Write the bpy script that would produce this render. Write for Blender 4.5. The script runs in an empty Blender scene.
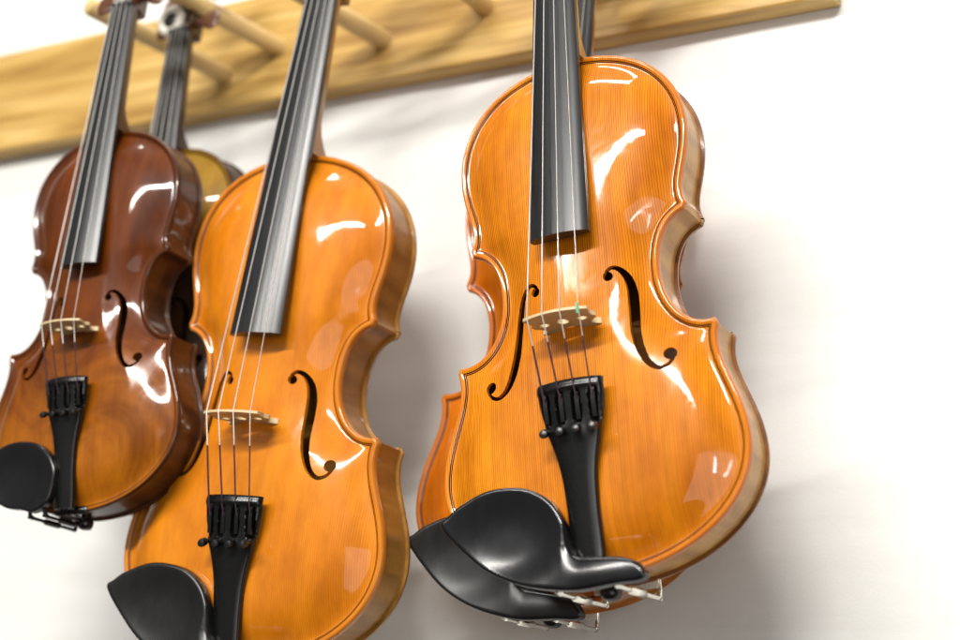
import bpy, bmesh, math, random
import numpy as np
from mathutils import Matrix, Vector
from mathutils.geometry import delaunay_2d_cdt

random.seed(4)
scene = bpy.context.scene
C = scene.collection
MM = 0.001

# ------------------------------------------------------------------ camera, world, lamps
# wall frame in mm: x along the wall, y up, z out of the wall  ->  Blender (x, -z, y)
B3 = np.array([[1, 0, 0], [0, 0, -1], [0, 1, 0]], float)


def rod(r):
    r = np.array(r, float)
    t = np.linalg.norm(r)
    if t < 1e-9:
        return np.eye(3)
    k = r / t
    K = np.array([[0, -k[2], k[1]], [k[2], 0, -k[0]], [-k[1], k[0], 0]])
    return np.eye(3) + np.sin(t) * K + (1 - np.cos(t)) * K @ K


def W(x, y, z):
    return Vector((x * MM, -z * MM, y * MM))


CAM_R = np.array([[0.86254, 0.06874, -0.5013], [0.08197, 0.95866, 0.2725], [0.4993, -0.27613, 0.82125]])
CAM_P = (446.9, -119.8, 1065.6)
FOCAL = 1624.3

cam = bpy.data.cameras.new('camera')
camo = bpy.data.objects.new('camera', cam)
C.objects.link(camo)
m = Matrix((B3 @ CAM_R.T).tolist()).to_4x4()
m.translation = W(*CAM_P)
camo.matrix_world = m
cam.sensor_width = 36
cam.lens = FOCAL / 960 * 36
cam.clip_start = 0.02
cam.clip_end = 60
cam.dof.use_dof = True
cam.dof.focus_distance = 1.075
cam.dof.aperture_fstop = 3.6
scene.camera = camo

world = bpy.data.worlds.new('World')
scene.world = world
world.use_nodes = True
wn = world.node_tree
bg = wn.nodes['Background']
tc = wn.nodes.new('ShaderNodeTexCoord')
# a room whose far wall and ceiling, in front of the rack and a little to the left, are the brightest
dotn = wn.nodes.new('ShaderNodeVectorMath'); dotn.operation = 'DOT_PRODUCT'
wn.links.new(tc.outputs['Generated'], dotn.inputs[0])
dv = W(-0.30, 0.38, 0.87).normalized()
dotn.inputs[1].default_value = tuple(dv)
rmp = wn.nodes.new('ShaderNodeValToRGB')
mr = wn.nodes.new('ShaderNodeMapRange')
wn.links.new(dotn.outputs['Value'], mr.inputs['Value'])
mr.inputs['From Min'].default_value = -1
mr.inputs['From Max'].default_value = 1
wn.links.new(mr.outputs[0], rmp.inputs[0])
wn.links.new(rmp.outputs[0], bg.inputs[0])
cr = rmp.color_ramp
cr.elements[0].position = 0.0
cr.elements[0].color = (0.22, 0.165, 0.09, 1)
cr.elements[1].position = 1.0
cr.elements[1].color = (1.0, 1.0, 1.0, 1)
e = cr.elements.new(0.65); e.color = (0.21, 0.158, 0.09, 1)
e = cr.elements.new(0.80); e.color = (0.30, 0.27, 0.23, 1)
e = cr.elements.new(0.95); e.color = (0.78, 0.78, 0.77, 1)
bg.inputs[1].default_value = 0.34


def area(name, pos, target, sx, sy, power, col=(1, 0.97, 0.92), xdir=None):
    L = bpy.data.lights.new(name, 'AREA')
    L.shape = 'RECTANGLE'
    L.size = sx
    L.size_y = sy
    L.energy = power
    L.color = col
    o = bpy.data.objects.new(name, L)
    C.objects.link(o)
    p = W(*pos)
    z = (p - W(*target)).normalized()
    if xdir is None:
        xdir = (1, 0, 0)
    xv = (W(*xdir)).normalized()
    xv = (xv - z * xv.dot(z)).normalized()
    yv = z.cross(xv)
    mm = Matrix((xv, yv, z)).transposed().to_4x4()
    mm.translation = p
    o.matrix_world = mm
    return o


area('tube_lamp', (-210, 1560, 2812), (-200, 150, 100), 2.45, 0.10, 112, xdir=(0.89, 0, -0.46))
area('tube_lamp', (520, 1530, 2420), (-150, 120, 100), 0.95, 0.11, 33, xdir=(0.89, 0, -0.46))
area('tube_lamp', (-450, 1650, 560), (-300, 100, 60), 0.9, 0.1, 13)
area('window_fill_lamp', (1900, -450, 2500), (50, 0, 0), 2.2, 2.0, 26, col=(1, 0.98, 0.95))  # unseen soft fill, added to lighten the shadows around the golden violin
area('window_fill_lamp', (2000, -60, 2700), (-100, 150, 0), 0.1, 0.75, 7, col=(0.95, 0.98, 1))

scene.view_settings.view_transform = 'Standard'
scene.view_settings.look = 'None'
scene.view_settings.exposure = -0.13
scene.view_settings.gamma = 1.0
scene.render.engine = 'CYCLES'
scene.cycles.max_bounces = 8
scene.cycles.filter_width = 1.1
scene.cycles.sample_clamp_indirect = 6
scene.cycles.use_denoising = True


# ------------------------------------------------------------------ materials
def mat(name):
    M = bpy.data.materials.new(name)
    M.use_nodes = True
    return M, M.node_tree.nodes, M.node_tree.links, M.node_tree.nodes['Principled BSDF']


def ramp(N, stops):
    r = N.new('ShaderNodeValToRGB')
    el = r.color_ramp.elements
    while len(el) < len(stops):
        el.new(0.5)
    for q, (pos, col) in zip(el, stops):
        q.position = pos
        q.color = (*col, 1) if len(col) == 3 else col
    return r


def mapped(N, Lk, scale, coord='Object', rot=(0, 0, 0)):
    t = N.new('ShaderNodeTexCoord')
    mp = N.new('ShaderNodeMapping')
    mp.inputs['Scale'].default_value = scale
    mp.inputs['Rotation'].default_value = rot
    Lk.new(t.outputs[coord], mp.inputs[0])
    return mp


def noise(N, Lk, vec, scale, detail=3, rough=0.5, dist=0.0):
    n = N.new('ShaderNodeTexNoise')
    n.inputs['Scale'].default_value = scale
    n.inputs['Detail'].default_value = detail
    n.inputs['Roughness'].default_value = rough
    n.inputs['Distortion'].default_value = dist
    Lk.new(vec.outputs[0], n.inputs['Vector'])
    return n


def mix(N, Lk, fac, a, b, blend='MIX'):
    x = N.new('ShaderNodeMix')
    x.data_type = 'RGBA'
    x.blend_type = blend
    if isinstance(fac, (int, float)):
        x.inputs[0].default_value = fac
    else:
        Lk.new(fac, x.inputs[0])
    for v, i in ((a, 6), (b, 7)):
        if isinstance(v, tuple):
            x.inputs[i].default_value = (*v, 1)
        else:
            Lk.new(v, x.inputs[i])
    return x.outputs[2]


def varnish_top(name, c1, c2, grain, worn=None, wear_shade=(-2.3, -0.08), coat=1.0, crough=0.03, purf=(0.022, 0.007, 0.003), edge=None):
    M, N, Lk, P = mat(name)
    big = noise(N, Lk, mapped(N, Lk, (14, 6, 14)), 1.0, 4, 0.6, 0.6)
    rb = ramp(N, [(0.3, c1), (0.7, c2)])
    Lk.new(big.outputs[0], rb.inputs[0])
    col = rb.outputs[0]
    if worn:  # worn tone by height; the olive call uses it for painted shade
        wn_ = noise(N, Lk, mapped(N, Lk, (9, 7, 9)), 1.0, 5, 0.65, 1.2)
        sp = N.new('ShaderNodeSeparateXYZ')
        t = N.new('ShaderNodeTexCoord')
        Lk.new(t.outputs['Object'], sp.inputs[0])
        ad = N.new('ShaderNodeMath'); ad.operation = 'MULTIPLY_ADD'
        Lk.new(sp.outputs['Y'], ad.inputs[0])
        ad.inputs[1].default_value = wear_shade[0]
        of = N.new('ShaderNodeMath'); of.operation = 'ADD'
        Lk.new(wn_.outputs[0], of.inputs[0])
        of.inputs[1].default_value = wear_shade[1]
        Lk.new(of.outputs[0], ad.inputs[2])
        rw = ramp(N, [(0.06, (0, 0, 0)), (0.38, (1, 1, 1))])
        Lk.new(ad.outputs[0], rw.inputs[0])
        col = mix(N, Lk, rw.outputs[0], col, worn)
    # spruce grain: fine lines running along the body
    g1 = noise(N, Lk, mapped(N, Lk, (760, 5, 40)), 1.0, 2, 0.5)
    rg = ramp(N, [(0.36, (1 - grain * 0.6,) * 3), (0.62, (1.0, 1.0, 1.0))])
    Lk.new(g1.outputs[0], rg.inputs[0])
    col = mix(N, Lk, 1.0, col, rg.outputs[0], 'MULTIPLY')
    wv = N.new('ShaderNodeTexWave')
    wv.wave_type = 'BANDS'; wv.bands_direction = 'X'
    wv.inputs['Scale'].default_value = 205
    wv.inputs['Distortion'].default_value = 2.6
    wv.inputs['Detail'].default_value = 2
    wv.inputs['Detail Scale'].default_value = 0.2
    Lk.new(mapped(N, Lk, (1, 0.04, 0.04)).outputs[0], wv.inputs[0])
    rv = ramp(N, [(0.0, (1 - grain * 1.25, 1 - grain * 1.5, 1 - grain * 1.6)), (0.5, (1, 1, 1))])
    Lk.new(wv.outputs[0], rv.inputs[0])
    col = mix(N, Lk, 1.0, col, rv.outputs[0], 'MULTIPLY')
    sp2 = noise(N, Lk, mapped(N, Lk, (60, 25, 60)), 1.0, 4, 0.6)
    rs = ramp(N, [(0.33, (0.80, 0.74, 0.68)), (0.6, (1, 1, 1))])
    Lk.new(sp2.outputs[0], rs.inputs[0])
    col = mix(N, Lk, 1.0, col, rs.outputs[0], 'MULTIPLY')
    at = N.new('ShaderNodeAttribute')
    at.attribute_name = 'edge_d'
    rp = ramp(N, [(0.0, (0, 0, 0)), (0.385, (0, 0, 0)), (0.41, (1, 1, 1)), (0.45, (1, 1, 1)), (0.47, (0.2,) * 3), (0.49, (0.2,) * 3), (0.51, (1, 1, 1)), (0.545, (1, 1, 1)), (0.57, (0, 0, 0))])
    dv = N.new('ShaderNodeMath'); dv.operation = 'MULTIPLY'
    Lk.new(at.outputs['Fac'], dv.inputs[0])
    dv.inputs[1].default_value = 0.1
    Lk.new(dv.outputs[0], rp.inputs[0])
    if edge:
        re = ramp(N, [(0.0, (1, 1, 1)), (0.1, (1, 1, 1)), (0.3, (0, 0, 0))])
        Lk.new(dv.outputs[0], re.inputs[0])
        col = mix(N, Lk, re.outputs[0], col, edge)
    col = mix(N, Lk, rp.outputs[0], col, purf)
    Lk.new(col, P.inputs['Base Color'])
    P.inputs['Roughness'].default_value = 0.42
    P.inputs['Specular IOR Level'].default_value = 0.1
    P.inputs['Coat Weight'].default_value = coat
    sm = noise(N, Lk, mapped(N, Lk, (28, 22, 28)), 1.0, 5, 0.65, 1.0)
    rm = N.new('ShaderNodeMapRange')
    rm.inputs['From Min'].default_value = 0.42
    rm.inputs['From Max'].default_value = 0.72
    rm.inputs['To Min'].default_value = crough
    rm.inputs['To Max'].default_value = crough + 0.13
    Lk.new(sm.outputs[0], rm.inputs[0])
    Lk.new(rm.outputs[0], P.inputs['Coat Roughness'])
    # faint unevenness of the brushed varnish
    bn = noise(N, Lk, mapped(N, Lk, (130, 40, 130)), 1.0, 3, 0.5)
    bp = N.new('ShaderNodeBump')
    bp.inputs['Strength'].default_value = 0.05
    bp.inputs['Distance'].default_value = 0.0006
    Lk.new(bn.outputs[0], bp.inputs['Height'])
    Lk.new(bp.outputs[0], P.inputs['Coat Normal'])
    return M


def varnish_maple(name, c1, c2, crough=0.06, stripe=90, coat=1.0):
    M, N, Lk, P = mat(name)
    at = N.new('ShaderNodeAttribute')
    at.attribute_name = 'arc'
    n = N.new('ShaderNodeTexNoise')
    n.noise_dimensions = '2D'
    n.inputs['Scale'].default_value = 1.0
    n.inputs['Detail'].default_value = 3
    cb = N.new('ShaderNodeCombineXYZ')
    ml = N.new('ShaderNodeMath'); ml.operation = 'MULTIPLY'
    ml.inputs[1].default_value = stripe
    Lk.new(at.outputs['Fac'], ml.inputs[0])
    Lk.new(ml.outputs[0], cb.inputs[0])
    sp = N.new('ShaderNodeSeparateXYZ')
    t = N.new('ShaderNodeTexCoord')
    Lk.new(t.outputs['Object'], sp.inputs[0])
    m2 = N.new('ShaderNodeMath'); m2.operation = 'MULTIPLY'
    m2.inputs[1].default_value = 14
    Lk.new(sp.outputs['Z'], m2.inputs[0])
    Lk.new(m2.outputs[0], cb.inputs[1])
    Lk.new(cb.outputs[0], n.inputs['Vector'])
    r = ramp(N, [(0.32, c1), (0.66, c2)])
    Lk.new(n.outputs[0], r.inputs[0])
    fine = noise(N, Lk, mapped(N, Lk, (60, 60, 900)), 1.0, 2, 0.5)
    rf = ramp(N, [(0.3, (0.86,) * 3), (0.6, (1, 1, 1))])
    Lk.new(fine.outputs[0], rf.inputs[0])
    Lk.new(mix(N, Lk, 1.0, r.outputs[0], rf.outputs[0], 'MULTIPLY'), P.inputs['Base Color'])
    P.inputs['Roughness'].default_value = 0.4
    P.inputs['Coat Weight'].default_value = coat
    P.inputs['Specular IOR Level'].default_value = 0.3
    P.inputs['Coat Roughness'].default_value = crough
    return M


def simple(name, col, rough, metal=0.0, coat=0.0, crough=0.1, var=0.0, vscale=(200, 200, 200), bump=0.0, spec=0.5):
    M, N, Lk, P = mat(name)
    n = noise(N, Lk, mapped(N, Lk, vscale), 1.0, 4, 0.55)
    a = tuple(max(0, c * (1 - var)) for c in col)
    b = tuple(min(1, c * (1 + var)) for c in col)
    r = ramp(N, [(0.3, a), (0.7, b)])
    Lk.new(n.outputs[0], r.inputs[0])
    Lk.new(r.outputs[0], P.inputs['Base Color'])
    rr = N.new('ShaderNodeMapRange')
    rr.inputs['To Min'].default_value = max(0.02, rough * 0.85)
    rr.inputs['To Max'].default_value = rough * 1.15
    Lk.new(n.outputs[0], rr.inputs[0])
    Lk.new(rr.outputs[0], P.inputs['Roughness'])
    P.inputs['Metallic'].default_value = metal
    P.inputs['Coat Weight'].default_value = coat
    P.inputs['Coat Roughness'].default_value = crough
    P.inputs['Specular IOR Level'].default_value = spec
    if bump:
        bp = N.new('ShaderNodeBump')
        bp.inputs['Strength'].default_value = bump
        bp.inputs['Distance'].default_value = 0.0005
        Lk.new(n.outputs[0], bp.inputs['Height'])
        Lk.new(bp.outputs[0], P.inputs['Normal'])
    return M


VAR = {
    'gold': dict(
        top=varnish_top('golden_varnish', (0.58, 0.158, 0.002), (0.88, 0.305, 0.007), 0.27, edge=(0.55, 0.15, 0.008)),
        rib=varnish_maple('golden_maple', (0.42, 0.20, 0.05), (0.60, 0.32, 0.085), coat=0.3), back=varnish_maple('golden_back', (0.15, 0.05, 0.009), (0.26, 0.095, 0.018), coat=0.6)),
    'orange': dict(
        top=varnish_top('orange_varnish', (0.52, 0.12, 0.002), (0.68, 0.18, 0.005), 0.14, edge=(0.45, 0.12, 0.006)),
        rib=varnish_maple('orange_maple', (0.38, 0.12, 0.02), (0.55, 0.2, 0.04))),
    'yellow': dict(
        top=varnish_top('honey_varnish', (0.58, 0.165, 0.003), (0.80, 0.275, 0.012), 0.10, edge=(0.5, 0.16, 0.012)),
        rib=varnish_maple('honey_maple', (0.28, 0.125, 0.018), (0.42, 0.20, 0.035), coat=0.35)),
    'brown': dict(
        top=varnish_top('brown_varnish', (0.060, 0.011, 0.001), (0.22, 0.052, 0.002), 0.2, coat=0.75, worn=(0.46, 0.145, 0.005), purf=(0.02, 0.008, 0.004), crough=0.05, edge=(0.05, 0.014, 0.004)),
        rib=varnish_maple('brown_maple', (0.045, 0.015, 0.005), (0.10, 0.032, 0.009), coat=0.45)),
    'olive': dict(
        top=varnish_top('olive_varnish', (0.022, 0.009, 0.003), (0.05, 0.02, 0.005), 0.15, worn=(0.36, 0.20, 0.022), edge=(0.05, 0.02, 0.006), wear_shade=(2.6, -0.95), coat=0.6),  # not wear: shade between the violins painted dark into the lower top plate
        rib=varnish_maple('olive_maple', (0.03, 0.012, 0.004), (0.06, 0.025, 0.007), coat=0.4)),
}
EBONY = simple('ebony', (0.006, 0.006, 0.0065), 0.28, var=0.3, vscale=(400, 12, 400))
BOARD_E = simple('fingerboard_ebony', (0.012, 0.0125, 0.0135), 0.3, var=0.35, vscale=(700, 8, 300), spec=0.6)
PLASTIC = simple('black_composite', (0.004, 0.004, 0.004), 0.26, var=0.2, bump=0.04, vscale=(500, 500, 500))
GLOSSY_BLACK = simple('polished_black', (0.004, 0.004, 0.005), 0.21, var=0.2, vscale=(160, 60, 160), bump=0.08, spec=0.55)
SATIN_BLACK = simple('satin_black', (0.006, 0.006, 0.006), 0.33, var=0.2, vscale=(160, 60, 160), bump=0.08, spec=0.55)
NICKEL = simple('nickel', (0.80, 0.77, 0.70), 0.18, metal=1.0, var=0.1)
STEEL = simple('steel_string', (0.82, 0.80, 0.76), 0.3, metal=0.75, var=0.1, vscale=(50, 3000, 50))
SILK = simple('string_silk', (0.045, 0.018, 0.035), 0.55, var=0.4, vscale=(300, 1500, 300))
MAPLE = simple('bridge_maple', (0.60, 0.46, 0.25), 0.45, var=0.16, vscale=(120, 1200, 300), bump=0.1)
BONE = simple('bone', (0.80, 0.76, 0.66), 0.35, var=0.05)
CORK = simple('cork', (0.62, 0.54, 0.45), 0.8, var=0.3, vscale=(700, 700, 700), bump=0.3)
ROSEWOOD = simple('rosewood', (0.10, 0.035, 0.016), 0.3, var=0.4, vscale=(300, 300, 40), coat=0.4)
GREEN = simple('green_sleeve', (0.15, 0.5, 0.28), 0.5, var=0.1)


# ------------------------------------------------------------------ geometry helpers (units: mm)
def link(name, V, F, material, parent=None, smooth=True, attrs=None, sharp=None):
    me = bpy.data.meshes.new(name)
    me.from_pydata([(a * MM, b * MM, c * MM) for a, b, c in V], [], [tuple(f) for f in F])
    if attrs:
        for k, vals in attrs.items():
            a = me.attributes.new(k, 'FLOAT', 'POINT')
            a.data.foreach_set('value', np.asarray(vals, dtype=np.float32))
    me.validate()
    bm = bmesh.new()
    bm.from_mesh(me)
    bmesh.ops.recalc_face_normals(bm, faces=bm.faces)
    if sharp:
        for ed in bm.edges:
            if len(ed.link_faces) == 2 and ed.calc_face_angle(0) > sharp:
                ed.smooth = False
    for f in bm.faces:
        f.smooth = smooth
    bm.to_mesh(me)
    bm.free()
    me.materials.append(material)
    o = bpy.data.objects.new(name, me)
    C.objects.link(o)
    if parent:
        o.parent = parent
    return o


class MB:
    def __init__(s):
        s.V = []
        s.F = []

    def add(s, V, F):
        n = len(s.V)
        s.V += [tuple(map(float, v)) for v in V]
        s.F += [tuple(n + i for i in f) for f in F]

    def loft(s, secs, cap=True, closed=True):
        n = len(secs[0])
        V = [v for sec in secs for v in sec]
        F = []
        for i in range(len(secs) - 1):
            for j in range(n if closed else n - 1):
                k = (j + 1) % n
                F.append((i * n + j, i * n + k, (i + 1) * n + k, (i + 1) * n + j))
        if cap:
            F.append(tuple(range(n))[::-1])
            F.append(tuple(range((len(secs) - 1) * n, len(secs) * n)))
        s.add(V, F)

    def tube(s, pts, rad, n=8, cap=True):
        pts = [np.array(p, float) for p in pts]
        rads = rad if hasattr(rad, '__len__') else [rad] * len(pts)
        secs = []
        up = np.array([0.31, 0.2, 0.93])
        for i, p in enumerate(pts):
            t = pts[min(i + 1, len(pts) - 1)] - pts[max(i - 1, 0)]
            t /= np.linalg.norm(t) + 1e-12
            if abs(t @ up) > 0.9:
                up = np.array([0.9, 0.3, 0.1])
            a = np.cross(t, up); a /= np.linalg.norm(a)
            b = np.cross(t, a)
            up = -np.cross(t, a) if False else up
            secs.append([p + rads[i] * (math.cos(q) * a + math.sin(q) * b) for q in np.linspace(0, 2 * math.pi, n, endpoint=False)])
        s.loft(secs, cap)

    def box(s, c, d, bev=0.0):
        x, y, z = c
        a, b, e = d[0] / 2, d[1] / 2, d[2] / 2
        r = min(bev, a, b, e)
        if r <= 0:
            V = [(x + i * a, y + j * b, z + k * e) for i in (-1, 1) for j in (-1, 1) for k in (-1, 1)]
            s.add(V, [(0, 1, 3, 2), (4, 6, 7, 5), (0, 4, 5, 1), (2, 3, 7, 6), (0, 2, 6, 4), (1, 5, 7, 3)])
            return
        secs = []
        for dz, q in ((-e, r), (-e + r, 0), (e - r, 0), (e, r)):
            A, Bb = a - q, b - q
            rr = r * 0.9
            secs.append([(x + px, y + py, z + dz) for px, py in ((A - rr, Bb), (-A + rr, Bb), (-A, Bb - rr), (-A, -Bb + rr), (-A + rr, -Bb), (A - rr, -Bb), (A, -Bb + rr), (A, Bb - rr))])
        s.loft(secs)

    def lathe(s, prof, M, n=20):
        # prof: (r, h) pairs; M maps (x,y,h) -> world mm
        secs = []
        for r, h in prof:
            secs.append([M(r * math.cos(q), r * math.sin(q), h) for q in np.linspace(0, 2 * math.pi, n, endpoint=False)])
        s.loft(secs)

    def build(s, name, material, parent=None, smooth=True, sharp=0.7):
        return link(name, s.V, s.F, material, parent, smooth, sharp=sharp)


def bez(p0, c1, c2, p1, n):
    t = np.linspace(0, 1, n + 1)[:, None]
    p0, c1, c2, p1 = (np.array(a, float) for a in (p0, c1, c2, p1))
    return (1 - t) ** 3 * p0 + 3 * (1 - t) ** 2 * t * c1 + 3 * (1 - t) * t * t * c2 + t ** 3 * p1


def catmull(P, n=6, closed=False):
    P = np.array(P, float)
    N = len(P)
    out = []
    for i in range(N if closed else N - 1):
        if closed:
            a, b, c, d = P[(i - 1) % N], P[i], P[(i + 1) % N], P[(i + 2) % N]
        else:
            a, b, c, d = P[max(i - 1, 0)], P[i], P[i + 1], P[min(i + 2, N - 1)]
        for k in range(n):
            t = k / n
            out.append(0.5 * (2 * b + (c - a) * t + (2 * a - 5 * b + 4 * c - d) * t * t + (3 * b - a - 3 * c + d) * t ** 3))
    if not closed:
        out.append(P[-1])
    return np.array(out)


def resample(P, h):
    out = []
    for i in range(len(P)):
        a, b = P[i], P[(i + 1) % len(P)]
        k = max(1, int(math.ceil(np.linalg.norm(b - a) / h)))
        out += [a + (b - a) * j / k for j in range(k)]
    return np.array(out)


class Region:
    """closed outline with a smooth inside-distance field"""

    def __init__(s, P, h=0.6):
        s.P = np.array(P, float)
        s.A = resample(s.P, h)
        nx = np.roll(s.A, -1, 0)
        s.B = nx - s.A
        s.mid = (s.A + nx) / 2
        s.seg = np.linalg.norm(s.B, axis=1)
        s.L2 = (s.B ** 2).sum(1)

    def fields(s, Q):
        Q = np.asarray(Q, float)
        D = np.empty(len(Q)); E = np.empty(len(Q))
        for i in range(0, len(Q), 500):
            q = Q[i:i + 500, None, :]
            t = np.clip(((q - s.A) * s.B).sum(2) / s.L2, 0, 1)
            E[i:i + 500] = np.linalg.norm(q - s.A - t[..., None] * s.B, axis=2).min(1)
            r2 = ((q - s.mid) ** 2).sum(2)
            d_ = math.sqrt(2) / np.sqrt((s.seg / np.maximum(r2, .09) ** 1.5).sum(1))
            D[i:i + 500] = d_
        D = np.minimum(D, E)
        w = np.clip((E - 1) / 2, 0, 1)
        return np.where(E < 3, E * (1 - w) + D * w, D), E

    def inside(s, Q):
        Q = np.asarray(Q, float)
        x, y = Q[:, 0], Q[:, 1]
        c = np.zeros(len(Q), bool)
        P = s.P
        for i in range(len(P)):
            x1, y1 = P[i]; x2, y2 = P[(i + 1) % len(P)]
            if y1 == y2:
                continue
            k = ((y1 > y) != (y2 > y)) & (x < (x2 - x1) * (y - y1) / (y2 - y1) + x1)
            c ^= k
        return c

    def ring(s, d, h):
        A = resample(s.P, h)
        t = np.roll(A, -1, 0) - np.roll(A, 1, 0)
        t /= np.linalg.norm(t, axis=1)[:, None] + 1e-9
        area2 = (s.P[:, 0] * np.roll(s.P[:, 1], -1) - np.roll(s.P[:, 0], -1) * s.P[:, 1]).sum()
        n = np.stack([-t[:, 1], t[:, 0]], 1) * (1 if area2 > 0 else -1)
        return A + n * d

    def mesh(s, rings, step, hb=1.4, holes=(), hole_test=None):
        """triangulated domain; returns 2-D verts, faces, number of outline verts first"""
        Bn = resample(s.P, hb)
        pts = [Bn]
        for d in rings:
            R = s.ring(d, hb if d < 4 else hb * 1.3)
            R = R[s.inside(R)]
            _, E = s.fields(R)
            pts.append(R[E > d * 0.94])
        lo, hi = s.P.min(0), s.P.max(0)
        g = []
        y = lo[1]; k = 0
        while y < hi[1]:
            xs = np.arange(lo[0] + (step / 2 if k % 2 else 0), hi[0], step)
            g.append(np.stack([xs, np.full_like(xs, y)], 1))
            y += step * 0.866; k += 1
        g = np.concatenate(g)
        g = g[s.inside(g)]
        D, E = s.fields(g)
        g = g[E > rings[-1] + step * 0.55]
        hp = []
        edges = [(i, (i + 1) % len(Bn)) for i in range(len(Bn))]
        allp = np.concatenate(pts + [g])
        if len(holes):
            hv = np.concatenate(holes)
            keep = np.ones(len(allp), bool)
            for i in range(0, len(allp), 1000):
                dd = np.linalg.norm(allp[i:i + 1000, None] - hv[None], axis=2).min(1)
                keep[i:i + 1000] = dd > 0.75
            keep[:len(Bn)] = True
            allp = allp[keep]
            for hloop in holes:
                b = len(allp)
                edges += [(b + i, b + (i + 1) % len(hloop)) for i in range(len(hloop))]
                allp = np.concatenate([allp, hloop])
        r = delaunay_2d_cdt([Vector(map(float, p)) for p in allp], edges, [], 0, 1e-5)
        V = np.array([tuple(v) for v in r[0]])
        F = [tuple(f) for f in r[2]]
        cen = np.array([V[list(f)].mean(0) for f in F])
        ok = s.inside(cen)
        if hole_test is not None:
            ok &= ~hole_test(cen)
        F = [f for f, o in zip(F, ok) if o]
        used = sorted({i for f in F for i in f})
        mp = {a: b for b, a in enumerate(used)}
        return V[used], [tuple(mp[i] for i in f) for f in F]


def boundary_loops(F):
    cnt = {}
    for f in F:
        for i in range(len(f)):
            a, b = f[i], f[(i + 1) % len(f)]
            cnt[(a, b)] = cnt.get((a, b), 0) + 1
    return [(a, b) for (a, b) in cnt if (b, a) not in cnt]


# ------------------------------------------------------------------ the violin body outline
def half_outline():
    return [bez((0, 0), (60, 0), (105, 32), (105, 73), 30),
            bez((105, 73), (105, 105), (84, 126), (91.5, 149), 26),
            bez((89.3, 153), (72, 150), (56, 168), (56, 193), 24),
            bez((56, 193), (56, 212), (62, 226), (76, 229.5), 22),
            bez((78, 234), (70.5, 249), (83, 262), (83, 288), 24),
            bez((83, 288), (83, 329), (51, 358), (0, 358), 32)]


def close_half(segs):
    P = np.concatenate(segs)
    keep = [0]
    for i in range(1, len(P)):
        if np.linalg.norm(P[i] - P[keep[-1]]) > .05:
            keep.append(i)
    P = P[keep]
    return np.concatenate([P, P[::-1][1:-1] * [-1, 1]])


BODY = Region(close_half(half_outline()))


def arch(D, E, H=15.5, L=17):
    t = np.maximum(D - 5.5, 0) / L
    z = H * (1 - np.exp(-t ** 1.6))
    e = np.clip(E / 6., 0, 1)
    z = z + 1.3 * np.sin(np.pi * e ** .6) ** 1.5 * (e < 1) - .9 * np.clip(1 - E / 1.2, 0, 1) ** 2 - .5 * np.clip((E - 3) / 3, 0, 1)
    return z


# f-hole: centre line with half widths, and the two eyes
F_LINE = [(24.2, 192.2, 1.0), (28.2, 195.2, 1.3), (33, 193.6, 1.8), (37.2, 187.6, 2.5), (39.4, 178, 3.0), (40.4, 165, 3.2), (41.4, 150, 3.2),
          (44.2, 137, 2.9), (48.8, 127.5, 2.2), (55.0, 122.8, 1.5), (60.8, 124.2, 1.2), (64.2, 128.6, 1.1)]
F_EYES = [(25.6, 189.6, 3.2), (62.2, 131.4, 4.1)]


def f_shape(side):
    L = catmull(F_LINE, 6)
    t = np.gradient(L[:, :2], axis=0)
    t /= np.linalg.norm(t, axis=1)[:, None]
    n = np.stack([-t[:, 1], t[:, 0]], 1)
    a = L[:, :2] + n * L[:, 2:3]
    b = L[:, :2] - n * L[:, 2:3]
    loop = np.concatenate([a, b[::-1]])
    loops = [loop * [side, 1]]
    for x, y, r in F_EYES:
        q = np.linspace(0, 2 * np.pi, 26, endpoint=False)
        loops.append(np.stack([side * (x + r * np.cos(q)), y + r * np.sin(q)], 1))
    reg = Region(loops[0], 1.0)

    def test(Q):
        r_ = reg.inside(Q)
        for x, y, r in F_EYES:
            r_ |= np.hypot(Q[:, 0] - side * x, Q[:, 1] - y) < r * 0.995
        return r_
    return loops, test


fl, ft = f_shape(1)
gl, gt = f_shape(-1)
RINGS = (0.45, 1.0, 1.7, 2.5, 3.3, 3.9, 4.3, 4.7, 5.1, 5.6, 6.4, 7.6, 9.0)


def make_top(material):
    V2, F = BODY.mesh(RINGS, 2.1, 1.4, fl + gl, lambda Q: ft(Q) | gt(Q))
    D, E = BODY.fields(V2)
    z = arch(D, E)
    V = [(a, b, c) for (a, b), c in zip(V2, z)]
    ed = list(E)
    be = boundary_loops(F)
    F = list(F)
    low = {}
    for a, b in be:
        for i in (a, b):
            if i not in low:
                x, y, zz = V[i]
                outer = E[i] < 0.2
                low[i] = len(V)
                V.append((x, y, -3.4 if outer else zz - 3.2))
                ed.append(0.0 if outer else 20.0)
        F.append((b, a, low[a], low[b]))
    # overhang underside
    inn = BODY.ring(4.0, 1.4)
    n0 = len(V)
    Bn = resample(BODY.P, 1.4)
    for p in Bn:
        V.append((p[0], p[1], -3.4)); ed.append(0.0)
    for p in inn:
        V.append((p[0], p[1], -3.6)); ed.append(20.0)
    n = len(Bn)
    for i in range(n):
        j = (i + 1) % n
        F.append((n0 + i, n0 + j, n0 + n + j, n0 + n + i))
    return link('top_plate', V, F, material, None, True, {'edge_d': ed}, sharp=0.9)


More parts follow.
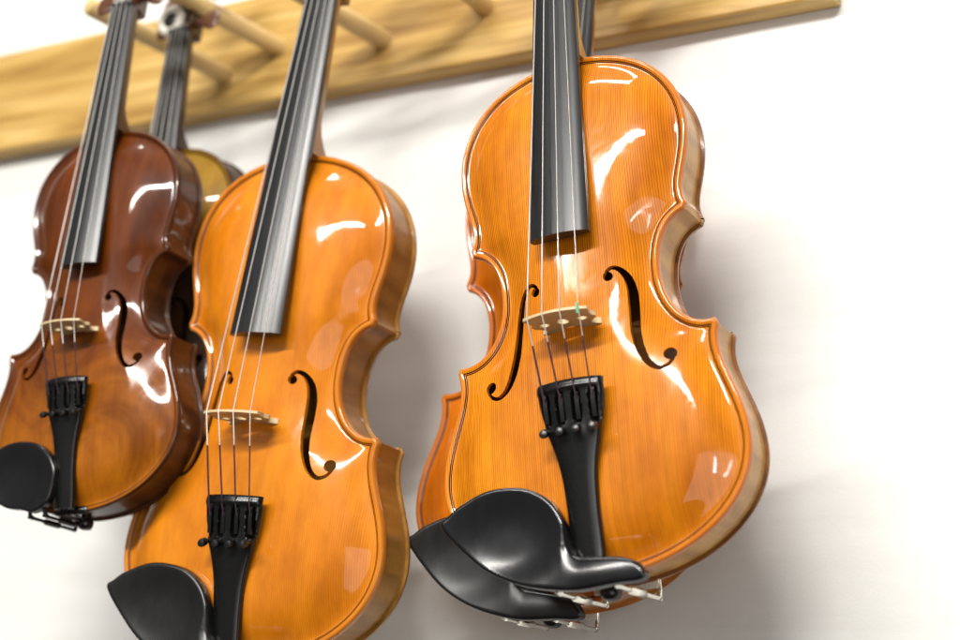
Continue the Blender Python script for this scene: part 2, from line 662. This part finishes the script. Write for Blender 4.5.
def make_back(material):
    V2, F = BODY.mesh(RINGS[::2], 4.0, 1.8)
    D, E = BODY.fields(V2)
    z = -36.4 - arch(D, E, 14.5)
    V = [(a, b, c) for (a, b), c in zip(V2, z)]
    arcv = [b * MM * 1.2 + abs(a) * MM * 0.3 for a, b in V2]
    be = boundary_loops(F)
    F = list(F)
    low = {}
    for a, b in be:
        for i in (a, b):
            if i not in low:
                low[i] = len(V)
                V.append((V[i][0], V[i][1], -33.6)); arcv.append(arcv[i])
        F.append((b, a, low[a], low[b]))
    n0 = len(V)
    Bn = resample(BODY.P, 1.8); inn = BODY.ring(4.0, 1.8); n = len(Bn)
    for p in Bn:
        V.append((p[0], p[1], -33.6)); arcv.append(p[1] * MM)
    for p in inn:
        V.append((p[0], p[1], -33.4)); arcv.append(p[1] * MM)
    for i in range(n):
        j = (i + 1) % n
        F.append((n0 + i, n0 + j, n0 + n + j, n0 + n + i))
    # inside face so that the f-holes look into a closed box
    k0 = len(V)
    for v in list(inn):
        V.append((v[0], v[1], -33.2)); arcv.append(v[1] * MM)
    c = len(V)
    V.append((0, 178, -33.2)); arcv.append(0.178)
    for i in range(n):
        F.append((k0 + i, k0 + (i + 1) % n, c))
    return link('back_plate', V, F, material, None, True, {'arc': arcv}, sharp=0.9)


def make_ribs(material):
    segs = []
    for s in half_outline():
        t = np.gradient(s, axis=0)
        t /= np.linalg.norm(t, axis=1)[:, None]
        n = np.stack([-t[:, 1], t[:, 0]], 1)
        segs.append(s + n * 2.4)
    segs[0][0, 0] = 0
    segs[-1][-1, 0] = 0
    P = close_half(segs)
    R = resample(P, 1.5)
    arc = np.concatenate([[0], np.cumsum(np.linalg.norm(np.diff(R, axis=0), axis=1))])
    V = []; F = []; A = []
    zs = np.linspace(-3.2, -33.7, 5)
    for z in zs:
        for p, a in zip(R, arc):
            V.append((p[0], p[1], z)); A.append(a * MM)
    n = len(R)
    for k in range(4):
        for i in range(n):
            j = (i + 1) % n
            F.append((k * n + i, k * n + j, (k + 1) * n + j, (k + 1) * n + i))
    return link('rib', V, F, material, None, True, {'arc': A}, sharp=0.5)


def fb_z(y):
    return 27.9 - (y - 218) * 0.088


def fb_w(y):
    return 20.6 + (13.2 - 20.8) * (y - 218) / 268


def make_fingerboard():
    b = MB()
    secs = []
    for y in np.linspace(218, 486, 20):
        w, z = fb_w(y), fb_z(y)
        R = 42.0
        top = [(x, y, z + math.sqrt(R * R - x * x) - math.sqrt(R * R - w * w)) for x in np.linspace(-w, w, 17)]
        top[0] = (-w, y, z - 0.5); top[-1] = (w, y, z - 0.5)
        bot = [(w - 0.3, y, z - 5), (w - 4, y, z - 5.3), (-w + 4, y, z - 5.3), (-w + 0.3, y, z - 5)]
        secs.append(top + bot)
    b.loft(secs)
    return b.build('fingerboard', BOARD_E, sharp=0.6)


def make_nut():
    b = MB()
    z = fb_z(488)
    b.box((0, 488.6, z + 0.9), (24.5, 5, 6), 1.2)
    return b.build('nut', EBONY)


def make_neck(material):
    b = MB()
    secs = []
    for y in list(np.linspace(492, 380, 10)) + [372, 366, 361, 357.5, 355.4]:
        w = fb_w(y) - 0.6
        zt = fb_z(y) - 5.2
        d = 12.5 + (486 - y) * 0.022
        if y < 382:
            k = (382 - y) / 26.6
            d = d + (zt + 33.5 - d) * (1 - math.cos(k * math.pi / 2)) ** 0.9
            w = w * (1 - 0.04 * k)
        q = np.linspace(0, math.pi, 13)
        sec = [(w * math.cos(a), y, zt - d * math.sin(a) ** 0.85) for a in q]
        secs.append(sec)
    b.loft(secs)
    return b.build('neck', material, sharp=1.0)


PB_A = math.radians(-13)


def pb(x, h, d):
    """pegbox coordinates: h up from the nut, d in front"""
    y0, z0 = 490.0, fb_z(490) - 3
    return (x, y0 + h * math.cos(PB_A) + d * -math.sin(PB_A), z0 + h * math.sin(PB_A) + d * math.cos(PB_A))


def make_pegbox(material):
    b = MB()
    for s in (-1, 1):
        secs = []
        for h in np.linspace(-2, 72, 9):
            k = (h + 2) / 74
            wo = 12.4 - 4.4 * k
            wi = wo - 4.6 + 1.0 * k
            df, db = 1.5, -19 + 4 * k
            secs.append([pb(s * wo, h, df), pb(s * wi, h, df), pb(s * wi, h, db), pb(s * wo, h, db)])
        b.loft(secs)
    secs = []
    for h in np.linspace(-4, 74, 9):
        k = (h + 4) / 78
        wo = 12.2 - 4.4 * k
        db = -18.8 + 4 * k
        secs.append([pb(wo, h, db + 6), pb(-wo, h, db + 6), pb(-wo, h, db - 0.4), pb(wo, h, db - 0.4)])
    b.loft(secs)
    return b.build('pegbox', material, sharp=0.5)


def make_scroll(material):
    b = MB()
    c = (84.0, -15.0)
    secs = []
    for th in np.linspace(0, 4.3 * math.pi, 60):
        k = th / (4.3 * math.pi)
        r = 19.0 * (1 - k) ** 0.8 + 2.2
        a = math.radians(-150) + -th
        w = 8.0 + 12.5 * k
        thick = 5.5 * (1 - 0.55 * k)
        ca, sa = math.cos(a), math.sin(a)
        row = []
        for x, rr in ((-w, r), (w, r), (w, max(r - thick, 0.3)), (-w, max(r - thick, 0.3))):
            row.append(pb(x, c[0] + rr * ca, c[1] - rr * sa * 1.0))
        secs.append(row)
    b.loft(secs)
    def Mx(x, y, h):
        return pb(h, c[0] + x, c[1] + y)
    b.lathe([(0.5, -19.5), (5, -19.2), (5.6, -18), (5.6, 18), (5, 19.2), (0.5, 19.5)], Mx, 16)
    return b.build('scroll', material, sharp=0.6)


def make_peg(side, h, big=False):
    b = MB()

    def Mx(x, y, t):
        return pb(side * t, h + x, -8 + y)
    b.lathe([(2.2, -13), (3.0, -12.6), (3.9, 12), (4.3, 14), (5.2, 15.5), (5.2, 17), (3.6, 18.5), (3.4, 21)], Mx, 18)
    secs = []
    for t in np.linspace(0, 1, 11):
        hw = 3.4 + 9.3 * math.sin(math.pi * min(t * 0.62 + 0.1, 1)) ** 1.0 * (1 if t < 0.7 else math.sqrt(max(0.02, 1 - ((t - .7) / .3) ** 2)))
        th = 3.4 - 0.9 * t
        if t > 0.9:
            th *= 0.6
        secs.append([Mx(hw * math.cos(q), th * math.sin(q), 20.5 + 20 * t) for q in np.linspace(0, 2 * math.pi, 18, endpoint=False)])
    b.loft(secs)
    return b


# bridge ------------------------------------------------------------
def make_bridge():
    prof = [(-20.5, 12.6), (-20.3, 15.2), (-17.2, 17.0), (-15.2, 19.5), (-17.6, 23.5), (-21.2, 26.2), (-22.0, 29), (-20.2, 32.5), (-20.4, 36), (-22.2, 39.8), (-21.8, 42.2)]
    top = [(x, 47.4 - (x / 18.8) ** 2 * 3.7) for x in np.linspace(-19, 19, 11)]
    right = [(-x, z) for x, z in prof[::-1]]
    bottom = [(20.5, 12.6), (9.5, 13.4), (9.2, 15.2), (6.5, 18.0), (0, 19.2), (-6.5, 18.0), (-9.2, 15.2), (-9.5, 13.4)]
    P = np.array(prof + top + right[:-1] + bottom)
    reg = Region(P, 0.8)
    q = np.linspace(0, 2 * np.pi, 18, endpoint=False)
    h1 = [np.stack([s * 13.0 + 3.4 * np.cos(q), 29.0 + 2.7 * np.sin(q)], 1) for s in (-1, 1)]
    h2 = np.stack([3.6 * np.cos(q) * (1 - 0.25 * np.sin(q)), 30.0 + 4.2 * np.sin(q)], 1)
    slots = [np.stack([s * 19.8 + 2.6 * np.cos(q), 21.5 + 1.0 * np.sin(q)], 1) for s in ()]
    holes = h1 + [h2]
    regs = [Region(h, 1.0) for h in holes]

    def test(Q):
        r = np.zeros(len(Q), bool)
        for g in regs:
            r |= g.inside(Q)
        return r
    V2, F = reg.mesh((0.5,), 2.2, 1.2, holes, test)
    n = len(V2)
    th = lambda z: 2.2 - (z - 12.6) / 35 * 1.35
    V = [(x, 160.5 - th(z), z) for x, z in V2] + [(x, 160.5 + th(z) * 0.8, z) for x, z in V2]
    FF = list(F) + [tuple(n + i for i in f[::-1]) for f in F]
    for a, b_ in boundary_loops(F):
        FF.append((b_, a, n + a, n + b_))
    return link('bridge', V, FF, MAPLE, None, True, sharp=0.5)


SX_B = (-18.0, -6.2, 5.8, 17.4)
SX_N = (-8.2, -2.8, 2.8, 8.2)
SX_T = (-16.2, -5.4, 5.4, 16.2)
S_R = (0.52, 0.46, 0.42, 0.33)


def br_z(x):
    return 47.4 - (x / 18.8) ** 2 * 3.7 + 0.2


def make_strings(parent, dy):
    for i in range(4):
        x, xn, xt = SX_B[i], SX_N[i], SX_T[i]
        zb = br_z(x)
        zn = fb_z(487) + 4.4 - abs(xn) * 0.12
        p0 = pb(xn * 0.7, 8 + 12 * (1 if i in (0, 3) else 2), -6)
        pn = (xn, 487, zn)
        pbr = (x, 160.3, zb)
        pt = (xt, ty(107) + dy, 31.0 + dy * 0.13)
        pe = (xt, ty(98) + dy, 26.5 + dy * 0.13)
        b = MB()
        mid = [tuple(np.array(pbr) + (np.array(pt) - np.array(pbr)) * 0.36)]
        b.tube([p0, (xn, 490.5, zn - 0.6), pn] + [tuple(np.array(pn) + (np.array(pbr) - np.array(pn)) * k) for k in (0.25, 0.5, 0.75)] + [pbr] + mid, S_R[i], 8)
        s = b.build('string', STEEL, parent)
        w = MB()
        w.tube([mid[0], pt, pe], S_R[i] + 0.14, 8)
        w.build('winding', SILK, s)


# tailpiece -----------------------------------------------------------
def tp_w(y):
    pts = [(8, 10.2), (14, 11.0), (40, 10.8), (58, 11.8), (70, 14.0), (80, 17.2), (90, 19.6), (100, 21.9), (112, 22.8), (114, 22.4)]
    return float(np.interp(y, [a for a, _ in pts], [b for _, b in pts]))


def ty(y):
    return 8 + (y - 8) * 1.06


def tp_z(y):
    return 13.2 + (y - 8) * (27.6 - 13.2) / 106


def make_tailpiece():
    ys = np.concatenate([np.linspace(8, 84, 30), np.linspace(84.8, 114, 38)])
    nx = 61
    V = []; F = []
    for y in ys:
        w = np.mean([tp_w(y + d) for d in (-4, -2, 0, 2, 4)]) if y < 104 else tp_w(y)
        for t in np.linspace(-1, 1, nx):
            x = t * w
            conv = 4.6 * (w / 21) * (1 - t * t) + 2.2 * (1 - w / 21) * (1 - abs(t) ** 3)
            edge = -2.2 * max(0, (abs(t) - 0.9) / 0.1) ** 2
            z = tp_z(y) + conv + edge
            if y > 112.5:
                z -= 1.0 * (y - 112.5) / 1.5
            # cross fret and the four open slots
            z += 0.9 * math.exp(-((y - 109.5) / 1.6) ** 2)
            for sx in SX_T:
                dx = abs(x - sx) / 2.9
                dy = abs(y - 97.5) / 9.2
                rr = (dx ** 4 + dy ** 4) ** 0.25
                if rr < 1.1:
                    z -= 5.5 * min(1, max(0, (1.1 - rr) / 0.22))
                z += 1.3 * math.exp(-(((x - sx) / 3.6) ** 2 + ((y - 85.5) / 4.0) ** 2))
            V.append((x, ty(y), z))
    ny = len(ys)
    for i in range(ny - 1):
        for j in range(nx - 1):
            a = i * nx + j
            F.append((a, a + 1, a + nx + 1, a + nx))
    base = len(V)
    for i, y in enumerate(ys):
        for j in (0, nx - 1):
            x, _, z = V[i * nx + j]
            V.append((x * 0.93, ty(y), tp_z(y) - 4.5))
    for i in range(ny - 1):
        a, b_ = base + 2 * i, base + 2 * i + 2
        F += [(i * nx, (i + 1) * nx, b_, a), (i * nx + nx - 1, a + 1, b_ + 1, (i + 1) * nx + nx - 1), (a, b_, b_ + 1, a + 1)]
    F.append(tuple(range(nx)) + (base + 1, base))
    e_ = (ny - 1) * nx
    F.append(tuple(range(e_, e_ + nx))[::-1] + (base + 2 * (ny - 1), base + 2 * (ny - 1) + 1))
    return link('tailpiece', V, F, PLASTIC, None, True, sharp=0.8)


def make_tuner(i, parent):
    x = SX_T[i]
    b = MB()
    z0 = tp_z(96)
    b.loft([[(x - 1.2, ty(107.5), z0 + 3.2), (x + 1.2, ty(107.5), z0 + 3.2), (x + 1.2, ty(107.5), z0 - 1), (x - 1.2, ty(107.5), z0 - 1)],
            [(x - 1.4, ty(100), z0 + 3.4), (x + 1.4, ty(100), z0 + 3.4), (x + 1.4, ty(100), z0 - 1), (x - 1.4, ty(100), z0 - 1)],
            [(x - 1.4, ty(90), z0 + 1.6), (x + 1.4, ty(90), z0 + 1.6), (x + 1.4, ty(90), z0 - 1.5), (x - 1.4, ty(90), z0 - 1.5)]])

    def Mx(a, c, h):
        return (x + a, ty(85.0) + c - h * 0.35, tp_z(85) + 3.0 + h)
    b.lathe([(1.4, -1), (1.4, 2.6), (2.7, 3.0), (3.0, 4.0), (3.0, 6.6), (2.5, 7.6), (0.6, 7.9)], Mx, 16)
    return b.build('fine_tuner', PLASTIC, parent)


# chin rests ----------------------------------------------------------
CHIN_OVER = [(-95, 42), (-90, 47.5), (-82, 53), (-65, 59.6), (-48.5, 60.5), (-32.5, 56.8), (-19.5, 47.5), (-11.5, 34), (-8.8, 21), (-4.5, 12.2), (8, 9.6), (24, 7.4), (34.5, 3.2),
             (40, -4.5), (36, -8.4), (22, -8.6), (-3.5, -9.8), (-27, -6.2), (-48, .5), (-67, 11), (-83, 26)]
CHIN_SIDE = [(-92, 36), (-88, 46), (-74, 55), (-60, 61), (-46, 62.4), (-29, 59.8), (-16, 52), (-6.5, 41), (-3.4, 28), (-6, 12), (-12, 3), (-24, -1.5), (-38, 1.8), (-56, 5), (-76, 17)]


def make_chin(P, style, material):
    reg = Region(catmull(P, 7, True), 0.8)
    V2, F = reg.mesh((0.3, 0.7, 1.2, 1.8, 2.6, 3.6), 2.4, 1.3)
    D, E = reg.fields(V2)
    x, y = V2[:, 0], V2[:, 1]
    zt = 25.5 - 0.02 * (x + 20) + 0.03 * (20 - y)
    cup = np.exp(-((((x + 50) / 37) ** 2 + ((y - 27) / 27) ** 2) ** 1.7))
    z = zt - 5.0 * cup
    if style == 'over':
        z = z + 1.0 * np.exp(-((x - 14) / 20) ** 2) - 0.016 * np.clip(y + 2, -20, 20) ** 2 * (x > -12) * np.clip((x + 12) / 10, 0, 1)
    r = np.minimum(E, 2.6)
    z = z - (2.6 - np.sqrt(np.maximum(0, 2.6 ** 2 - (2.6 - r) ** 2))) * 0.75
    n = len(V2)
    V = [(a, b, c) for a, b, c in zip(x, y, z)]
    thick = 6.0
    zb = np.minimum(z - thick, zt - 7.5 - 5 * cup)
    F = list(F)
    bl = boundary_loops(F)
    top_n = list(F)
    V += [(a * 1.0, b, c) for a, b, c in zip(x, y, zb)]
    F = top_n + [tuple(n + i for i in f[::-1]) for f in top_n]
    for a, b_ in bl:
        F.append((b_, a, n + a, n + b_))
    return link('chin_rest', V, F, material, None, True, sharp=1.0)


def make_clamp(x0, x1, parent, out=-8.2):
    b = MB()
    A = np.array((x0, out, 13.5)); Z = np.array((x1, out - 0.8, -37.5))
    ax = (Z - A) / np.linalg.norm(Z - A)
    at = lambda k: tuple(A + (Z - A) * k)
    b.tube([at(-0.12), at(1.06)], 1.5, 10)
    b.tube([at(0.26), at(0.30), at(0.62), at(0.66)], [1.8, 2.8, 2.8, 1.8], 14)
    # hooks: bent plate feet that grip the chin rest and the back edge
    b.tube([at(-0.02), tuple(A + (0, 1.2, 4.5)), tuple(A + (0, 5.5, 6.2))], [2.0, 1.9, 1.5], 10)
    b.tube([at(1.0), tuple(Z + (0, 1.0, -2.6)), tuple(Z + (0, 6, -3.2)), tuple(Z + (0, 12, -2.6))], [1.9, 1.8, 1.7, 1.6], 10)
    return b.build('clamp', NICKEL, parent)


def make_cork(parent):
    b = MB()
    secs = []
    for x in np.linspace(-42, 36, 16):
        yl = np.interp(x, [-48, -27, -3.5, 22, 36], [0.9, -5.7, -9.3, -8.2, -7.2])
        zt = 25.5 - 0.02 * (x + 20) + 0.03 * (20 - yl) - 7.8
        secs.append([(x, yl, zt), (x, yl + 9, zt), (x, yl + 9, zt - 3.4), (x, yl + 0.4, zt - 3.0)])
    b.loft(secs)
    return b.build('cork_pad', CORK, parent)


def make_clamp_foot(parent):
    b = MB()
    b.box((2, 3.2, -38.4), (44, 11, 2.2), 0.9)
    return b.build('clamp_foot', CORK, parent)


def make_button():
    b = MB()

    def Mx(x, y, h):
        return (x, -h - 0.0, -18.5 + y)
    b.lathe([(4.2, -4), (4.2, 1), (6.2, 2.0), (7.0, 4.5), (6.6, 7.4), (5.4, 9.4), (3.0, 10.6), (0.4, 10.9)], Mx, 22)
    return b.build('end_button', EBONY)


def make_tailgut():
    b = MB()
    for s in (-1, 1):
        b.tube([(s * 3.2, 14, 10.5), (s * 3.0, 6, 8.2), (s * 2.8, 1.0, 3.4), (s * 2.8, -1.0, 0.0), (s * 3.2, -2.2, -8), (s * 4.2, -2.6, -18)], 0.75, 8)
    b.tube([(-4.2, -2.6, -18), (-3, -2.6, -22.2), (0, -2.6, -23.6), (3, -2.6, -22.2), (4.2, -2.6, -18)], 0.75, 8)
    return b.build('tailgut', EBONY)


def make_saddle():
    b = MB()
    b.box((0, 2.4, 0.8), (34, 6.6, 5.6), 1.6)
    return b.build('saddle', EBONY)


# ------------------------------------------------------------------ one violin of each part, then copies
CACHE = {}


def part(key, maker, parent, material=None):
    if key not in CACHE:
        o = maker()
        CACHE[key] = o
    else:
        src = CACHE[key]
        o = src.copy()
        C.objects.link(o)
    o.parent = parent
    if material is not None and o.data.materials[0] != material:
        o.data = o.data.copy()
        o.data.materials[0] = material
    return o


def violin(name, label, pose, finish, chin='over', chin_mat=None, peg_mat=None, sleeve=False, tail_dy=0.0):
    rot, t, sc = pose
    root = bpy.data.objects.new(name, None)
    C.objects.link(root)
    root.empty_display_size = 0.05
    Mw = Matrix((B3 @ rod(rot) * sc).tolist()).to_4x4()
    Mw.translation = W(*t)
    root.matrix_world = Mw
    root['label'] = label
    root['category'] = 'violin'
    root['group'] = 'violins hanging from the wall rack'
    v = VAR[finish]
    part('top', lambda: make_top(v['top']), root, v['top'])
    part('rib', lambda: make_ribs(v['rib']), root, v['rib'])
    part('back', lambda: make_back(v.get('back', v['rib'])), root, v.get('back', v['rib']))
    part('neck', lambda: make_neck(v['rib']), root, v['rib'])
    part('fingerboard', make_fingerboard, root)
    part('nut', make_nut, root)
    bx = part('pegbox', lambda: make_pegbox(v['rib']), root, v['rib'])
    part('scroll', lambda: make_scroll(v['rib']), bx, v['rib'])
    pm = peg_mat or EBONY
    for i, (s, h) in enumerate(((-1, 15), (1, 27), (-1, 44), (1, 56)) if finish == 'gold' or finish == 'orange' else ((-1, 14), (1, 12), (-1, 44), (1, 50))):
        part('peg%d%d' % (s, h), lambda: make_peg(s, h).build('tuning_peg', pm), root, pm)
    part('bridge', make_bridge, root)
    make_strings(root, tail_dy)
    tp = part('tailpiece', make_tailpiece, root)
    tp.location = (0, tail_dy * MM, tail_dy * 0.13 * MM)
    for i in range(4):
        part('tuner%d' % i, lambda: make_tuner(i, None), tp)
    part('tailgut', make_tailgut, root)
    part('saddle', make_saddle, root)
    part('button', make_button, root)
    cm = chin_mat or SATIN_BLACK
    cr_ = part('chin_' + chin, lambda: make_chin(CHIN_OVER if chin == 'over' else CHIN_SIDE, chin, cm), root, cm)
    if chin == 'over':
        part('clampA', lambda: make_clamp(-19, -13, None), cr_)
        part('clampB', lambda: make_clamp(18.5, 23.5, None), cr_)
        part('clampF', lambda: make_clamp_foot(None), cr_)
        part('cork', lambda: make_cork(None), cr_)
    else:
        part('clampC', lambda: make_clamp(-30, -29, None, -4.6), cr_, EBONY)
        part('clampD', lambda: make_clamp(-14, -13, None, -4.2), cr_, EBONY)
    if sleeve:
        b = MB()
        x = SX_B[2] + 11
        b.tube([(16.6, 163.5, br_z(16.6) - 0.3), (16.6, 160.3, br_z(16.6)), (16.5, 157, br_z(16.5) - 1.0)], 0.9, 10)
        b.build('string_sleeve', GREEN, root)
    return root


POSES = {
    'R': ((-0.0069, 0.0428, 0.1299), (1.0, 7.0, 171.2), 1.0),
    'M': ((0.0124, 0.069, -0.0423), (-289.3, -47.6, 153.0), 1.0558),
    'L': ((-0.0087, 0.0703, 0.055), (-411.5, 51.0, 204.4), 0.8483),
    'R2': ((0.0131, 0.0522, -0.0121), (-88.1, 0.1, 77.0), 1.0133),
    'L2': ((0.0201, 0.0065, 0.0458), (-436.7, 78.7, 102.7), 0.839),
}

# ------------------------------------------------------------------ setting: the wall, the rack
wm, N, Lk, P = mat('white_wall_paint')
n1 = noise(N, Lk, mapped(N, Lk, (3, 3, 3)), 1.0, 4, 0.6)
r1 = ramp(N, [(0.3, (0.785, 0.78, 0.76)), (0.7, (0.83, 0.826, 0.81))])
Lk.new(n1.outputs[0], r1.inputs[0])
sk = noise(N, Lk, mapped(N, Lk, (55, 55, 55)), 1.0, 2, 0.4)
rk = ramp(N, [(0.60, (0.975, 0.975, 0.97)), (0.75, (1, 1, 1))])
Lk.new(sk.outputs[0], rk.inputs[0])
sc2 = noise(N, Lk, mapped(N, Lk, (2.0, 2.0, 22)), 1.0, 5, 0.6, 0.5)
rc2 = ramp(N, [(0.35, (0.93, 0.925, 0.915)), (0.6, (1, 1, 1))])
Lk.new(sc2.outputs[0], rc2.inputs[0])
wc = mix(N, Lk, 1.0, r1.outputs[0], rk.outputs[0], 'MULTIPLY')
Lk.new(mix(N, Lk, 1.0, wc, rc2.outputs[0], 'MULTIPLY'), P.inputs['Base Color'])
P.inputs['Roughness'].default_value = 0.55
n2 = noise(N, Lk, mapped(N, Lk, (420, 420, 420)), 1.0, 3, 0.6)
bp = N.new('ShaderNodeBump')
bp.inputs['Strength'].default_value = 0.15
bp.inputs['Distance'].default_value = 0.0008
Lk.new(n2.outputs[0], bp.inputs['Height'])
Lk.new(bp.outputs[0], P.inputs['Normal'])
b = MB()
b.box((-200, 300, -30), (4400, 3000, 60))
wall = link('wall', [(x, -z, y) for x, y, z in b.V], b.F, wm, None, False)
wall['kind'] = 'structure'
wall['label'] = 'plain white painted wall behind the hanging violins'
wall['category'] = 'wall'

bm_, N, Lk, P = mat('pale_pine')
mp = mapped(N, Lk, (5, 60, 60))
a1 = noise(N, Lk, mapped(N, Lk, (2.2, 30, 30)), 1.0, 5, 0.6, 1.5)
a2 = noise(N, Lk, mapped(N, Lk, (8, 220, 220)), 1.0, 3, 0.5, 0.4)
q1 = ramp(N, [(0.30, (0.28, 0.14, 0.028)), (0.48, (0.54, 0.335, 0.09)), (0.74, (0.76, 0.54, 0.21))])
q2 = ramp(N, [(0.35, (0.80, 0.76, 0.7)), (0.6, (1, 1, 1))])
Lk.new(a1.outputs[0], q1.inputs[0])
Lk.new(a2.outputs[0], q2.inputs[0])
Lk.new(mix(N, Lk, 1.0, q1.outputs[0], q2.outputs[0], 'MULTIPLY'), P.inputs['Base Color'])
P.inputs['Roughness'].default_value = 0.4
PINE = bm_
DOWEL = simple('dowel_beech', (0.66, 0.47, 0.20), 0.45, var=0.12, vscale=(60, 8, 60))

BY, BH = 456.5, 109.0
rack = bpy.data.objects.new('wall_rack', None)
C.objects.link(rack)
rack.location = W(-600, BY, 0)
rack['label'] = 'long honey coloured wooden rail with round pegs screwed to the white wall'
rack['category'] = 'rack'


def to_rack(b):
    o = rack.location
    return [((W(*v) - o) / MM)[:] for v in b.V]


b = MB()
x0, x1 = -1900, 94
b.box(((x0 + x1) / 2, BY + BH / 2, 10.5), (x1 - x0, BH, 21), 1.6)
link('rail', to_rack(b), b.F, PINE, rack, True, sharp=0.5)
DOWELS = [((-479, 490), (-.33, .11), 158), ((-421, 508), (-.33, .11), 175), ((-305.6, 494), (-.33, .11), 165), ((-205, 506), (-.12, .1), 175),
          ((-118, 503), (-.1, .1), 180), ((-22, 508), (0, .1), 185)]
for (x, y), (sx, sy), z1 in DOWELS:
    b = MB()
    z0 = 18.0
    pts = [(x + sx * (z - 22), y + sy * (z - 22), z) for z in (z0, z0 + 20, z1 - 4, z1 - 1, z1)]
    b.tube(pts, [8.5, 8.5, 8.3, 7.4, 5.5], 20)
    link('dowel', to_rack(b), b.F, DOWEL, rack, True, sharp=0.6)

# ------------------------------------------------------------------ the violins
violin('violin', 'glossy golden orange violin at right, in sharp focus, front one of its pair', POSES['R'], 'gold', 'over', GLOSSY_BLACK, sleeve=True)
violin('violin', 'orange violin mostly hidden behind the sharp golden orange one, satin chin rest peeking out below', POSES['R2'], 'orange', 'over', SATIN_BLACK)
violin('violin', 'yellow orange violin hanging singly in the middle with a satin black chin rest', POSES['M'], 'yellow', 'over', SATIN_BLACK, ROSEWOOD, tail_dy=-13.0)
violin('violin', 'dark red brown worn violin at far left, front one of its pair', POSES['L'], 'brown', 'side', GLOSSY_BLACK, ROSEWOOD, tail_dy=-6.0)
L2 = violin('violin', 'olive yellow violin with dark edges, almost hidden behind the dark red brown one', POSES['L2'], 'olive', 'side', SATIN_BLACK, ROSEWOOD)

# pale ring with a dark eye on the lowest left peg of the olive violin
b = MB()
ring = []
cx, cy, cz = pb(-13, 13, 4)
secs = []
for a in np.linspace(0, 2 * math.pi, 33):
    r = 12.5
    secs.append([(cx + (r + 4.6 * math.cos(q)) * math.cos(a), cy + (r + 4.6 * math.cos(q)) * math.sin(a), cz + 4.2 * math.sin(q)) for q in np.linspace(0, 2 * math.pi, 12, endpoint=False)])
b.loft(secs, cap=False)
col = b.build('peg_collar', BONE, L2)
b = MB()
b.lathe([(9.5, -2), (9.5, 1.0), (7, 2.2), (0.3, 2.6)], lambda x, y, h: (cx + x, cy + y, cz + h), 20)
b.build('collar_eye', EBONY, col)
